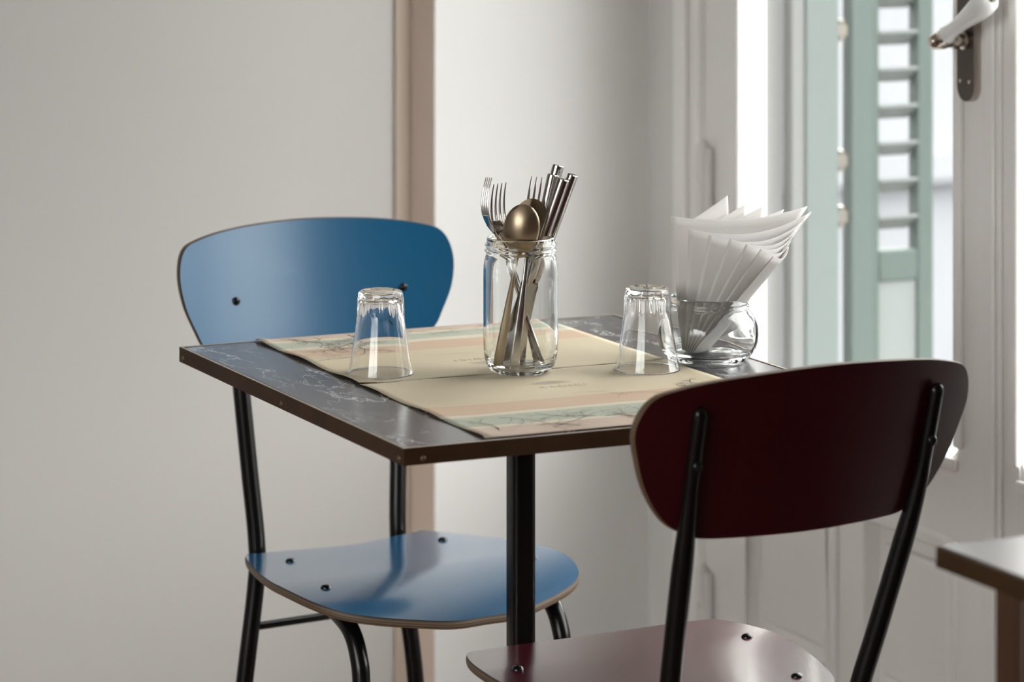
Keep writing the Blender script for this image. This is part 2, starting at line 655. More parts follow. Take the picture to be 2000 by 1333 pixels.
hz = 1.098
nk = MB()
nk.lathe([(.013, 0), (.013, .006), (.009, .008), (.009, .014), (.012, .016), (.012, .021), (.009, .023), (.010, .032), (.012, .040), (.011, .052), (.006, .058), (0, .059)], 24,
         mat4=Matrix.Translation((UW - .010, pc, hz)) @ Matrix.Rotation(-math.pi / 2, 4, 'Y'))
nk.sweep([(UW - .052, pc + .004, hz), (UW - .052, pc - .016, hz + .010)], (.011, .011), 16)
nk.build('handle_neck', M['nickel'], d1)
ld = Vector((0, -.125, .064)).normalized()
q = Vector((0, 0, 1)).rotation_difference(ld).to_matrix().to_4x4()
lv = MB()
lv.lathe([(0, 0), (.010, .0), (.0125, .004), (.0115, .010), (.010, .022), (.011, .045), (.0135, .07), (.016, .09), (.0165, .105), (.0145, .117), (.010, .124), (.006, .127), (0, .128)], 32,
         mat4=Matrix.Translation((UW - .052, pc - .014, hz + .008)) @ q)
lev = lv.build('handle_lever', M['porcelain'], d1)
lev['label'] = 'white porcelain lever'
cp = MB()
cp.lathe([(.0075, .1255), (.0065, .128), (.004, .1295), (.0045, .132), (.003, .135), (0, .136)], 20,
         mat4=Matrix.Translation((UW - .052, pc - .014, hz + .008)) @ q)
cp.build('lever_cap', M['nickel'], lev)

# ------------------------------------------------------------------ outside: shutters, rail, house
def shutter(name, a0, a1, label, m1, m2, louver):
    root = empty(name, T(a0, 1.43, .02), TH, label, 'shutter')
    W_ = a1 - a0
    f = MB()
    st = .052 if louver else W_
    if louver:
        f.box(0, st, 0, .03, 0, 2.4)
        f.box(W_ - .03, W_, 0, .03, 0, 2.4)
        for z in (.62, 2.28):
            f.box(st, W_ - .03, 0, .03, z, z + .05)
        f.build('shutter_frame', m1, root, bevel=.003)
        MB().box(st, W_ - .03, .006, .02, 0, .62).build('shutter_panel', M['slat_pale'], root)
        z = .70
        while z < 2.26:
            s = MB()
            s.add([(st, .000, z + .022), (W_ - .03, .000, z + .022), (W_ - .03, .034, z), (st, .034, z),
                   (st, .000, z + .027), (W_ - .03, .000, z + .027), (W_ - .03, .034, z + .005), (st, .034, z + .005)],
                  [(0, 3, 2, 1), (4, 5, 6, 7), (0, 1, 5, 4), (2, 3, 7, 6), (0, 4, 7, 3), (1, 2, 6, 5)], smooth=False)
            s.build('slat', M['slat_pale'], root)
            z += .060
    else:
        f.box(0, .024, .004, .034, 0, 2.4, 1)
        f.box(.024, W_, 0, .03, 0, 2.4)
        f.build('shutter_board', [m1, m2], root, bevel=.003)
        for z in (.45, .72, .81, 1.02):
            h = MB()
            h.box(W_ - .004, W_ + .018, .004, .016, z, z + .018)
            h.sweep([(W_ + .010, .01, z - .008), (W_ + .010, .01, z + .026)], (.006, .006), 10)
            h.build('shutter_hinge', M['nickel'], root)
    return root


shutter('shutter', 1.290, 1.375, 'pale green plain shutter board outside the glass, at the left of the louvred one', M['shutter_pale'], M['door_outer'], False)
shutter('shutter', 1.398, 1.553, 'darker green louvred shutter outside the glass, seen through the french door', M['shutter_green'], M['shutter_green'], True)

struct('trim_balcony', MB().box(1.205, 2.6, -1.2, 3.6, -.16, -.02), M['door_outer'])
hs = MB()
hs.box(1.2, 9, 8.0, 8.4, -6, 1.2)
hs.box(1.2, 9, 7.9, 8.0, -.1, 0.02, 0)
house = hs.build('house', [M['facade']], **FR)
tag(house, 'pale blurred house front far outside, glimpsed between the green shutters', 'house')

# ------------------------------------------------------------------ table
TW, TD = .60, .70
tb = empty('table', T(TW / 2, TD / 2, 0), TH, 'small square cafe table with dark marble-look top and bronze edge on a black post', 'table')
hw, hd = TW / 2, TD / 2
m = MB()
m.box(-hw + .0055, hw - .0055, -hd + .0055, hd - .0055, ZT - .018, ZT - .0006)
m.build('tabletop', M['marble'], tb)
m = MB()
t_, lip = .0025, ZT
for x0, x1, y0, y1 in ((-hw, hw, -hd, -hd + t_), (-hw, hw, hd - t_, hd), (-hw, -hw + t_, -hd + t_, hd - t_), (hw - t_, hw, -hd + t_, hd - t_)):
    m.box(x0, x1, y0, y1, ZT - .0185, ZT - .0002)
band = m.build('edge_band', M['bronze'], tb)
m = MB()
for x0, x1, y0, y1 in ((-hw, hw, -hd, -hd + .0035), (-hw, hw, hd - .0035, hd), (-hw, -hw + .0035, -hd + .0035, hd - .0035), (hw - .0035, hw, -hd + .0035, hd - .0035)):
    m.box(x0, x1, y0, y1, ZT - .0006, ZT)
m.build('edge_lip', M['lip'], tb)
m = MB()
for x0, x1, y0, y1 in ((-hw + .0035, hw - .0035, -hd + .0035, -hd + .0055), (-hw + .0035, hw - .0035, hd - .0055, hd - .0035), (-hw + .0035, -hw + .0055, -hd + .0055, hd - .0055), (hw - .0055, hw - .0035, -hd + .0055, hd - .0055)):
    m.box(x0, x1, y0, y1, ZT - .016, ZT - .003)
m.build('edge_gap', M['gap'], tb)
rv = [(-hw, bb - hd, -90) for bb in (.685, .352, .012)] + [(aa - hw, -hd, 0) for aa in (.022, .30, .578)] + \
     [(hw, bb - hd, 90) for bb in (.685, .352, .012)] + [(aa - hw, hd, 180) for aa in (.022, .30, .578)]
for (x, y, an) in rv:
    r_ = MB()
    mm = Matrix.Translation((x, y, ZT - .0125)) @ Matrix.Rotation(math.radians(an), 4, 'Z') @ Matrix.Rotation(math.pi / 2, 4, 'X')
    r_.lathe([(.0034, 0), (.0031, .001), (.0018, .0019), (0, .0022)], 14, mat4=mm)
    r_.build('rivet', M['rivet'], tb)
m = MB()
cr = .007
pr = []
hwp = .0145
for (cx, cy, a0) in ((hwp - cr, hwp - cr, 0), (-hwp + cr, hwp - cr, 90), (-hwp + cr, -hwp + cr, 180), (hwp - cr, -hwp + cr, 270)):
    for k in range(7):
        t = math.radians(a0 + 15 * k)
        pr.append((cx + cr * math.cos(t), cy + cr * math.sin(t)))
n_ = len(pr)
m.add([(x, y, .022) for x, y in pr] + [(x, y, ZT - .022) for x, y in pr],
      [tuple(range(n_))[::-1], tuple(range(n_, 2 * n_))] + [(i, (i + 1) % n_, n_ + (i + 1) % n_, n_ + i) for i in range(n_)])
m.build('post', M['steel_blk'], tb)
MB().box(-.095, .095, -.095, .095, 0, .022).build('base_plate', M['steel_blk'], tb, bevel=.003)
m = MB()
m.box(-.12, .12, -.015, .015, ZT - .022, ZT - .018)
m.box(-.015, .015, -.12, .12, ZT - .022, ZT - .018)
m.build('top_bracket', M['steel_blk'], tb)


# ------------------------------------------------------------------ placemats
def ribbon(mb, pts, w0, w1, z):
    P = [Vector((p[0], p[1], 0)) for p in pts]
    N = len(P)
    vs = []
    for i in range(N):
        d = (P[min(i + 1, N - 1)] - P[max(i - 1, 0)])
        if d.length < 1e-9:
            d = Vector((1, 0, 0))
        d.normalize()
        nrm = Vector((-d.y, d.x, 0))
        w_ = w0 + (w1 - w0) * i / (N - 1)
        for s in (-1, 1):
            q_ = P[i] + nrm * s * w_
            vs.append((q_.x, q_.y, z(q_.x, q_.y)))
    mb.add(vs, [(2 * i, 2 * i + 1, 2 * i + 3, 2 * i + 2) for i in range(N - 1)], smooth=False)


def root_tree(mb, rnd, x, y, ang, L, w, depth, z, bend=0, clip=None):
    n = 7
    pts = [(x, y)]
    a_ = ang
    for k in range(n):
        a_ += bend / n + rnd.uniform(-.16, .16)
        x += math.cos(a_) * L / n
        y += math.sin(a_) * L / n
        if clip and not (clip[0] < x < clip[1] and clip[2] < y < clip[3]):
            break
        pts.append((x, y))
    if len(pts) > 1:
        ribbon(mb, pts, w, w * .45, z)
    if depth > 0 and len(pts) > 2:
        for k in range(1, len(pts)):
            if rnd.random() < (.75 if depth > 1 else .5):
                s = rnd.choice((-1, 1))
                root_tree(mb, rnd, pts[k][0], pts[k][1], ang + bend * k / n + s * rnd.uniform(.5, 1.1), L * rnd.uniform(.3, .55), w * .5, depth - 1, z, s * rnd.uniform(-.5, .8), clip)


def text_mesh(body, size, name, m, parent, loc, rotz, off=0, extrude=.00004, sx=1, sy=1):
    cu = bpy.data.curves.new(name, 'FONT')
    cu.body = body
    cu.size = size
    cu.align_x = 'CENTER'
    cu.space_character = 1.25
    cu.offset = off
    cu.extrude = extrude
    tmp = bpy.data.objects.new('tmp', cu)
    COL.objects.link(tmp)
    dg = bpy.context.evaluated_depsgraph_get()
    me = bpy.data.meshes.new_from_object(tmp.evaluated_get(dg))
    bpy.data.objects.remove(tmp)
    me.name = name
    me.materials.clear()
    me.materials.append(m)
    for v in me.vertices:
        v.co.x *= sx
        v.co.y *= sy
    o = bpy.data.objects.new(name, me)
    COL.objects.link(o)
    o.parent = parent
    o.location = loc
    o.rotation_euler = (0, 0, rotz)
    return o


MW = .398


def placemat(o_a, o_b, rot, md, label, stops, seed, lift, trees, text_xy):
    """local origin at the outer-left corner seen from the diner; y runs to the seam"""
    m_ = placemat_mat('kraft_placemat_print', md, stops)
    base = .0007

    def z(x, y):
        e = max(0, 1 - x / .03) if rot == 0 else max(0, 1 - (MW - x) / .03)
        return base + e * lift * (.5 + .5 * math.sin(y * 42 + 1.3)) * (y > .0) + .0002 * math.sin(x * 60) * math.sin(y * 50)

    nx, ny = 40, 44
    vs = [(MW * i / nx, md * j / ny, z(MW * i / nx, md * j / ny)) for j in range(ny + 1) for i in range(nx + 1)]
    fs = [(j * (nx + 1) + i, j * (nx + 1) + i + 1, (j + 1) * (nx + 1) + i + 1, (j + 1) * (nx + 1) + i) for j in range(ny) for i in range(nx)]
    k = MB()
    k.add(vs, fs)
    o = k.build('placemat', m_, loc=T(o_a, o_b, ZT), rotz=TH + rot)
    sd = o.modifiers.new('paper', 'SOLIDIFY')
    sd.thickness = .0005
    sd.offset = -1
    tag(o, label, 'placemat', 'paper placemats on the cafe table')
    rnd = random.Random(seed)
    pz = lambda x, y: z(x, y) + .0006
    dk = MB()
    for t in trees:
        root_tree(dk, rnd, *t[:6], pz, t[6], (.002, MW - .002, .002, md - .004))
    dk.build('root_drawing', M['ink_dark'], o)
    tx, ty = text_xy
    tz = base + .0008
    text_mesh('RADICI', .0150, 'lettering', M['ink'], o, (tx, ty, tz), 0, off=-.0003, sx=1.04)
    lg = MB()
    for i in range(9):
        r = .004 + .0024 * i
        ribbon(lg, [(tx - .004 + r * math.cos(t) * 1.05, ty + .026 + r * .62 * math.sin(t)) for t in [math.pi * (.02 + .96 * q_ / 24) for q_ in range(25)]], .00028, .00028, lambda x, y: tz)
    ribbon(lg, [(tx - .028, ty + .0255), (tx + .020, ty + .0255)], .0004, .0004, lambda x, y: tz)
    ribbon(lg, [(tx - .02 + .002 * q_, ty + .022) for q_ in range(14)], .0004, .0004, lambda x, y: tz)
    lg.build('tree_emblem', M['ink'], o)
    ln = MB()
    ribbon(ln, [(tx - .01, ty - .042), (tx + .045, ty - .042)], .0003, .0003, lambda x, y: tz)
    ln.build('small_print', M['ink'], o)
    return o


near_stops = [(0, PINK), (.050, CREAM), (.060, GREEN), (.114, CREAM), (.125, ORANGE), (.180, KRAFT)]
far_stops = [(0, PINK), (.030, CREAM), (.042, GREEN), (.080, CREAM), (.098, ORANGE), (.155, KRAFT)]
#        x, y, angle, length, width, depth, bend
H_ = math.pi
near_trees = [(.345, .13, 2.0, .055, .0010, 3, -1.0), (.345, .13, 1.1, .07, .0012, 3, .8), (.30, .155, 2.6, .06, .0004, 2, .2),
              (.03, .03, 1.2, .07, .0007, 2, .7), (.06, .095, -.6, .09, .0006, 2, -.6), (.09, .02, .5, .10, .0006, 2, .4),
              (.16, .06, 2.6, .07, .0007, 3, -.4), (.17, .055, .3, .08, .0006, 3, -.3), (.20, .02, 1.4, .05, .0006, 3, .4),
              (.25, .06, .4, .08, .0006, 3, .3), (.24, .01, 2.2, .06, .0005, 2, .4), (.12, .015, 1.8, .05, .0005, 3, .4)]
far_trees = [(MW - .040, .012, 1.9, .06, .0012, 3, .5), (MW - .048, .035, 2.2, .075, .0010, 3, .9), (MW - .10, .07, 1.2, .06, .0010, 2, .5),
             (MW - .10, .07, 1.75, .13, .0009, 3, -1.3), (MW - .10, .07, .9, .09, .0007, 2, -.9), (MW - .13, .05, .2, .08, .0007, 3, .3),
             (MW - .12, .01, 1.6, .05, .0013, 3, .2), (MW - .03, .008, 2.5, .10, .0006, 2, .2), (MW - .2, .01, 2.0, .06, .0006, 3, .6),
             (MW - .24, .02, 2.8, .08, .0006, 3, .2), (MW - .30, .01, 1.8, .05, .0006, 2, .3), (MW - .06, .10, 1.4, .05, .0004, 2, .4)]
placemat(.099, .0125, 0, .3475, 'kraft paper placemat nearer the wine red chair, printed RADICI below the cutlery jar', near_stops, 5, .0022, near_trees, (.2075, .2330))
placemat(.099 + MW, .6985, math.pi, .3375, 'kraft paper placemat nearer the blue chair, its print upside down behind the cutlery jar', far_stops, 11, .0032, far_trees, (.206, .2385))


# ------------------------------------------------------------------ chairs
def shell(outline, surf_top, surf_bot, mats, name, parent, centre, thick_uv=1):
    """plywood shell from a closed 2D outline; surf_* map (x, y) to a 3D point"""
    rings = [1.0, .985, .95, .88, .78, .66, .52, .38, .24, .12]
    N = len(outline)
    k = MB()
    for side, surf in ((0, surf_top), (1, surf_bot)):
        vs = []
        for t in rings:
            for p in outline:
                vs.append(surf(centre[0] + (p[0] - centre[0]) * t, centre[1] + (p[1] - centre[1]) * t))
        vs.append(surf(*centre))
        fs = []
        for r in range(len(rings) - 1):
            for i in range(N):
                j = (i + 1) % N
                fs.append((r * N + i, r * N + j, (r + 1) * N + j, (r + 1) * N + i))
        L_ = (len(rings) - 1) * N
        for i in range(N):
            fs.append((L_ + i, L_ + (i + 1) % N, len(vs) - 1))
        k.add(vs, fs, 0)
    # plywood edge
    vs, fs, uvs = [], [], []
    A = [Vector(surf_top(p[0], p[1])) for p in outline]
    B = [Vector(surf_bot(p[0], p[1])) for p in outline]
    cen = sum(A, Vector()) / N
    steps = 6
    for s in range(steps + 1):
        f = s / steps
        bul = .0012 * math.sin(math.pi * f)
        for a_, b_ in zip(A, B):
            q_ = a_.lerp(b_, f)
            d = (a_ - cen).normalized()
            vs.append(q_ + d * bul)
    for s in range(steps):
        for i in range(N):
            j = (i + 1) % N
            fs.append((s * N + i, s * N + j, (s + 1) * N + j, (s + 1) * N + i))
            u0, u1 = i / N * 1.0, (i + 1) / N * 1.0
            v0, v1 = 1 - s / steps, 1 - (s + 1) / steps
            uvs.append(((u0, v0), (u1, v0), (u1, v1), (u0, v1)))
    k.add(vs, fs, 1, uvs)
    return k.build(name, mats, parent, sharp=50)


PL_BLUE = [(0, .206), (.0701, .1992), (.174, .143), (.1954, .0238), (.1422, -.1574), (.1067, -.167), (0, -.138)]
PL_RED = [(0, .1711), (.1296, .172), (.1706, .1544), (.1888, .0416), (.1535, -.102), (.0969, -.1503), (0, -.1656)]


def make_chair(name, a0, b0, phi, zs, ztop, paint, label, PL, dish, D_, back, leg):
    yback, curv, lean, ztilt, bx0 = back
    xt, x1, y1, x2, y2, lb = leg
    root = empty(name, T(a0, b0, 0), TH + math.radians(phi), label, 'chair', 'tube steel cafe chairs at the table')
    kx, kf, kr = dish
    seat_pts = PL + [(-x, y) for x, y in PL[1:-1]][::-1]
    outl = [(p.x, p.y) for p in catmull([(x, y, 0) for x, y in seat_pts], 12)]

    def zsurf(x, y):
        back = min(1, max(0, (.08 - y) / .25))
        r = (abs(x) / .19) ** 2
        fr = max(0, (y - .03) / .2) ** 2
        return zs + kx * r * back - kf * fr + kr * back ** 2 - .002 * (1 - min(1, r)) * math.exp(-((y + .02) / .1) ** 2)

    sp = shell(outl, lambda x, y: (x, y, zsurf(x, y)), lambda x, y: (x, y, zsurf(x, y) - .0105), [paint, M['ply']], 'seat', root, (0, .03))
    # backrest
    bp = [(0, 0)] + D_ + [(0, D_[-1][1] - .0006)] + [(-x, y) for x, y in D_][::-1]
    bo = [(p.x, p.y) for p in catmull([(x, y, 0) for x, y in bp], 8)]

    def bsurf(off):
        def f(x, y):
            yy = yback + curv * (x / .2) ** 2 - lean * (y + .08)
            return (x + bx0, yy + off, ztop + y + ztilt * x)
        return f

    bk = shell(bo, bsurf(.0105), bsurf(0), [M['blue_back'] if paint == M['blue'] else M['red_back'], M['ply']], 'backrest', root, (0, -.075))
    zleg = ztop - .037
    zb_ = ztop - .096
    for sx_ in (-1, 1):
        yt = yback + curv * ((xt + .004) / .2) ** 2 - .0078

        def yy(dz):
            return yt - lean * (dz + .08)
        P_ = [(.152, -.205, .006), (.131, -.192, .24), (x2 + .003, y2 + .003, zs - .06), (x2, y2, zs - .005), (x1, y1, zs + .088),
              (xt - .003, yy(-.16), ztop - .16), (xt, yy(-.096), zb_), (xt + .001, yy(-.037) + .001, zleg)]
        P_ = [(sx_ * x + lb * max(0, min(1, (z - zs) / .2)), y, z) for x, y, z in P_]
        C_ = catmull(P_, 8, closed=False)
        n = len(C_)
        rad = []
        for i, p in enumerate(C_):
            f = max(0, min(1, (p.z - (ztop - .20)) / .08))
            ra, rb = .0115 - .0035 * f, .0110 - .004 * f
            if i == n - 1:
                ra, rb = ra * .55, rb * .55
            rad.append((ra, rb))
        C_.append(C_[-1] + Vector((0, -.0005, .002)))
        rad[-1] = (.0065, .0045)
        rad.append((.003, .003))
        MB().sweep(C_, rad, 18).build('rear_leg', M['steel_blk'], root)
        Q_ = [(.108, y2 + .006, zs - .035), (.120, -.08, zs - .0235), (.134, .03, zs - .026), (.141, .095, zs - .034), (.1435, .128, zs - .048), (.1445, .146, zs - .075), (.1455, .154, zs - .11), (.150, .172, .22), (.157, .195, .006)]
        Q_ = [(sx_ * x, y, z) for x, y, z in Q_]
        C2 = catmull(Q_, 8, closed=False)
        MB().sweep(C2, (.0112, .0112), 18).build('front_leg', M['steel_blk'], root)
        for z_, q_ in ((.0, (sx_ * .152, -.205)), (.0, (sx_ * .157, .195))):
            MB().lathe([(.0125, 0), (.0125, .012), (.010, .014)], 16, (q_[0], q_[1], 0)).build('foot_cap', M['steel_blk'], root)
        # seat bolts
        for (bx, by) in ((.150, .072), (.113, -.09)):
            MB().lathe([(.0068, 0), (.0066, .0015), (.0052, .0032), (.003, .0042), (0, .0046)], 18, (sx_ * bx, by, zsurf(bx, by) - .0003)).build('seat_bolt', M['bolt'], root)
        bx = sx_ * xt + lb
        p = bsurf(.0105)(bx - bx0, zb_ - ztop)
        mm = Matrix.Translation(p) @ Matrix.Rotation(-math.pi / 2 - lean, 4, 'X')
        MB().lathe([(.0062, 0), (.006, .0015), (.0046, .003), (.0026, .004), (0, .0044)], 18, mat4=mm).build('back_bolt', M['bolt'], root)
        p2 = (bx, yy(-.096) - .0062, zb_)
        mm = Matrix.Translation(p2) @ Matrix.Rotation(math.pi / 2, 4, 'X')
        MB().lathe([(.0055, 0), (.0055, .003), (.003, .0055), (0, .006)], 14, mat4=mm).build('back_nut', M['bolt'], root)
    MB().sweep([(-.122, y2 + .003, zs - .112), (.122, y2 + .003, zs - .112)], (.0052, .0052), 14, side=(0, 1, 0)).build('stretcher', M['steel_blk'], root)
    MB().sweep([(-.137, .055, zs - .031), (.137, .055, zs - .031)], (.005, .005), 12, side=(0, 1, 0)).build('seat_bar', M['steel_blk'], root)
    return root


D_BLUE = [(.1021, -.0039), (.1659, -.0126), (.1942, -.0241), (.2049, -.0544), (.2000, -.0919), (.1851, -.1258), (.1690, -.1510), (.1339, -.1665), (.1037, -.1734), (.0519, -.1758)]
D_RED = [(.1044, -.0053), (.1647, -.0143), (.1942, -.0266), (.2061, -.0570), (.1988, -.0906), (.1853, -.1252), (.1629, -.1566), (.1376, -.1719), (.1150, -.1782), (.0485, -.1806)]
make_chair('chair', .3009, .7044, 186.7, .4568, .8613, M['blue'], 'blue chair behind the table, its curved backrest facing the camera',
           PL_BLUE, (-.0028, .0365, -.0098), D_BLUE, (-.2539, .0398, .203, .0024, .0068), (.125, .112, -.209, .106, -.197, -.004))
make_chair('chair', .3583, .0927, 3, .460, .8433, M['red'], 'wine red chair in front of the table, seen from behind its backrest',
           PL_RED, (-.012, .0053, 0), D_RED, (-.2928, .0319, .284, .0068, .011), (.145, .129, -.222, .119, -.198, .011))

# ------------------------------------------------------------------ drinking glasses
def tumbler(a_, b_, label):
    prof_o = [(.0390, 0), (.0388, .0015), (.0375, .006), (.0355, .014), (.0338, .025), (.0318, .037), (.0300, .050), (.0287, .060), (.0282, .0655), (.0281, .068), (.0281, .070), (.0282, .072), (.0280, .0755), (.0277, .082), (.0274, .087), (.0270, .090), (.0262, .0945), (.0245, .0968), (.022, .0975), (.019, .0968), (.012, .0955), (.004, .0952), (0.0, .0952)]
    prof_i = [(0.0, .0885), (.008, .0886), (.017, .0878), (.0205, .086), (.0222, .081), (.0238, .074), (.0256, .066), (.0276, .056), (.0298, .042), (.0323, .028), (.0345, .014), (.0364, .005), (.0376, .001), (.0380, 0.0)]
    prof = prof_o + prof_i

    def mod(i, r, z, t):
        if i < len(prof_o) and .066 < z < .0955 and r > .02:
            f = min(1, max(0, z - .066) / .005) * (1 if z < .090 else max(0, (.0955 - z) / .0055))
            return r - .0013 * f * abs(math.cos(6.5 * t)) ** .7 + .0003 * f
        return r
    k = MB()
    n = 120
    k.lathe([(max(r, 1e-7), z) for r, z in prof], n, mod=mod, closed=True)
    o = k.build('drinking_glass', M['glass'], loc=T(a_, b_, ZT + .0012), rotz=.3, sharp=180)
    return tag(o, label, 'glass', 'upturned drinking glasses')


tumbler(.149, .416, 'upturned clear glass on the left, in front of the blue backrest')
tumbler(.445, .307, 'upturned clear glass on the right, beside the napkin jar')


# ------------------------------------------------------------------ jars
def jar(name, loc, R_, Hh, rr, label, squat=False):
    root = empty(name, loc, 0, label, 'jar')
    t = .0026
    if not squat:
        o_ = [(0, .0025), (R_ * .50, .0022), (R_ * .64, .0005), (R_ * .72, 0), (R_ * .82, .0028), (R_ * .91, .0085), (R_ * .965, .016), (R_ * .992, .026), (R_, .037), (R_, .060), (R_, Hh - .046), (R_ * .995, Hh - .034), (R_ * .965, Hh - .027), (rr + .0005, Hh - .0225),
              (rr - .001, Hh - .0205), (rr, Hh - .018), (rr + .0016, Hh - .0165), (rr + .0016, Hh - .0150), (rr, Hh - .0135), (rr - .0006, Hh - .012), (rr + .0014, Hh - .0100), (rr + .0014, Hh - .0085), (rr - .0006, Hh - .007), (rr - .0008, Hh - .002), (rr - .0016, Hh - .0004), (rr - .0024, Hh)]
        i_ = [(rr - .0034, Hh - .0006), (rr - .004, Hh - .003), (rr - .004, Hh - .018), (rr - .003, Hh - .022), (R_ * .93 - t * .5, Hh - .028), (R_ - t, Hh - .038), (R_ - t, Hh - .05), (R_ - t, .055), (R_ - t, .034), (R_ - t - .0012, .025), (R_ * .895, .0155), (R_ * .80, .0095), (R_ * .66, .0068), (R_ * .4, .0062), (0, .006)]
    else:
        o_ = [(0, .003), (R_ * .5, .0026), (R_ * .66, .0008), (R_ * .73, 0), (R_ * .80, .002), (R_ * .86, .007), (R_ * .94, .013), (R_ * .985, .022), (R_, .031), (R_ * .99, .040), (R_ * .955, .048), (R_ * .90, .054), (R_ * .83, .0585), (rr, .0615),
              (rr - .0005, .063), (rr + .0012, .0645), (rr + .0012, .066), (rr - .0006, .0675), (rr - .0006, .0685), (rr + .0008, .0695), (rr + .0006, .0705), (rr - .001, .0715), (rr - .001, Hh - .001), (rr - .002, Hh)]
        i_ = [(rr - .003, Hh - .0008), (rr - .0036, Hh - .003), (rr - .0036, .0625), (R_ * .82, .056), (R_ * .91, .050), (R_ - t, .040), (R_ - t, .031), (R_ * .93, .020), (R_ * .86, .012), (R_ * .74, .0085), (R_ * .4, .0072), (0, .007)]

    def mod(i, r, z, th):
        if squat and i < len(o_) and .008 < z < .056:
            f = math.sin(math.pi * (z - .008) / .048)
            return r * (1 + .006 * f * math.cos(8 * th))
        return r
    # refine the outer wall near the base for the fine rings
    oo = []
    for (r0, z0), (r1, z1) in zip(o_[:-1], o_[1:]):
        oo.append((r0, z0))
        if not squat and .003 <= z0 < .022:
            n = max(2, int(abs(z1 - z0) / .0007))
            for q_ in range(1, n):
                f = q_ / n
                oo.append((r0 + (r1 - r0) * f + (.00007 if q_ % 2 else -.00007), z0 + (z1 - z0) * f))
    oo.append(o_[-1])
    n_o = len(oo)

    def mod2(i, r, z, th):
        if squat:
            return mod(0 if i < n_o else 10 ** 6, r, z, th)
        return r
    k = MB()
    k.lathe([(max(r, 1e-7), z) for r, z in oo + i_], 112, mod=mod2, closed=True)
    k.build('jar_body', M['jarglass'], root, sharp=180)
    return root


JX, JY, JZ = .01023, 3.917, ZT + .0012
jar('glass_jar', (JX, JY, JZ), .0440, .1590, .0410, 'tall clear glass jar in the middle of the table, holding cutlery')
NX, NY, NZ = .2366, 4.005, ZT + .0002
jar('glass_jar', (NX, NY, NZ), .0600, .0765, .0480, 'squat clear glass jar by the window side, holding white napkins', squat=True)


# ------------------------------------------------------------------ cutlery
def from_px(px, py, dy):
    """a point seen at (px, py) that lies dy metres behind the jar's axis"""
    Y = JY + dy
    return Vector(((px - 1000) / FPX * Y, Y, CAMZ - (py - HY) / FPX * Y))


def place(p0, p1, roll):
    """matrix: origin p0, +Z towards p1, the item's flat face (+Y side) turned by roll"""
    z = (p1 - p0).normalized()
    y = Vector((math.sin(roll), -math.cos(roll), 0))
    y = (y - z * y.dot(z)).normalized()
    x = y.cross(z)
    m4 = Matrix((x, y, z)).transposed().to_4x4()
    m4.translation = p0
    return m4


def strip(mb, secs, n=12):
    """secs: (z, half width, half thickness, y offset); superelliptic cross-sections along z"""
    vs = []
    for z, w_, t_, y in secs:
        for k in range(n):
            an = 2 * math.pi * k / n
            c_, s_ = math.cos(an), math.sin(an)
            vs.append((w_ * math.copysign(abs(c_) ** .7, c_), y + t_ * math.copysign(abs(s_) ** .7, s_), z))
    N = len(secs)
    fs = [(i * n + k, i * n + (k + 1) % n, (i + 1) * n + (k + 1) % n, (i + 1) * n + k) for i in range(N - 1) for k in range(n)]
    fs += [tuple(range(n))[::-1], tuple(range((N - 1) * n, N * n))]
    mb.add(vs, fs)


def spoon(p0, p1, roll, label, m, bend=0):
    L = (p1 - p0).length
    mm = place(p0, p1, roll)
    bl, bw = .062, .0215
    root = MB()
    neck = L - bl
    secs = [(0, .0045, .0009, 0), (.003, .0058, .0012, 0), (.03, .0056, .0014, 0), (.07, .0042, .0015, 0), (neck - .03, .0026, .0016, 0), (neck - .008, .0024, .0014, .001), (neck + .004, .0032, .0011, .001)]
    strip(root, secs)
    # bowl: egg outline, dished; convex side faces +y
    nu, nv = 28, 9
    for s in (0, 1):
        vs = []
        for j in range(nv + 1):
            r = j / nv
            for i in range(nu):
                t = 2 * math.pi * i / nu
                zz = -math.cos(t)
                wv = math.sin(t) * (1 + .05 * zz)
                x = bw * wv * r
                z = neck + bl / 2 + bl / 2 * zz * r
                d = (1 - r * r) * .0085
                vs.append((x, -.0005 + d + (.0011 if s else 0) - .0 + .001, z))
        fs = []
        for j in range(nv):
            for i in range(nu):
                k_ = (i + 1) % nu
                fs.append((j * nu + i, j * nu + k_, (j + 1) * nu + k_, (j + 1) * nu + i))
        root.add(vs, fs)
        if s == 0:
            rim0 = vs[-nu:]
        else:
            rim1 = vs[-nu:]
    root.add(rim0 + rim1, [(i, (i + 1) % nu, nu + (i + 1) % nu, nu + i) for i in range(nu)])
    o = root.build('spoon', m, mat4=mm, sharp=60)
    return tag(o, label, 'spoon', 'spoons in the cutlery jar')


def fork(p0, p1, roll, label, m):
    L = (p1 - p0).length
    mm = place(p0, p1, roll)
    k = MB()
    hd_ = .070
    nk_ = L - hd_
    strip(k, [(0, .0045, .0010, 0), (.003, .0060, .0013, 0), (.03, .0056, .0015, 0), (.07, .0042, .0016, 0), (nk_ - .03, .0027, .0017, 0), (nk_, .0027, .0015, .001), (nk_ + .008, .0055, .0010, .0035), (nk_ + .016, .0100, .0009, .0055), (nk_ + .026, .0115, .0008, .0062), (nk_ + .030, .0115, .0008, .0060)])
    for q_ in range(4):
        x = (q_ - 1.5) * .0064
        P = []
        for i in range(8):
            f = i / 7
            z = nk_ + .029 + f * (hd_ - .029)
            y = .0060 - .0190 * f ** 1.7
            P.append((x * (1 - .04 * f), y, z))
        rad = [(.00165 - .0011 * (i / 7) ** 2, .0011 - .0006 * (i / 7) ** 2) for i in range(8)]
        k.sweep(P, rad, 8)
    o = k.build('fork', m, mat4=mm)
    return tag(o, label, 'fork', 'forks in the cutlery jar')


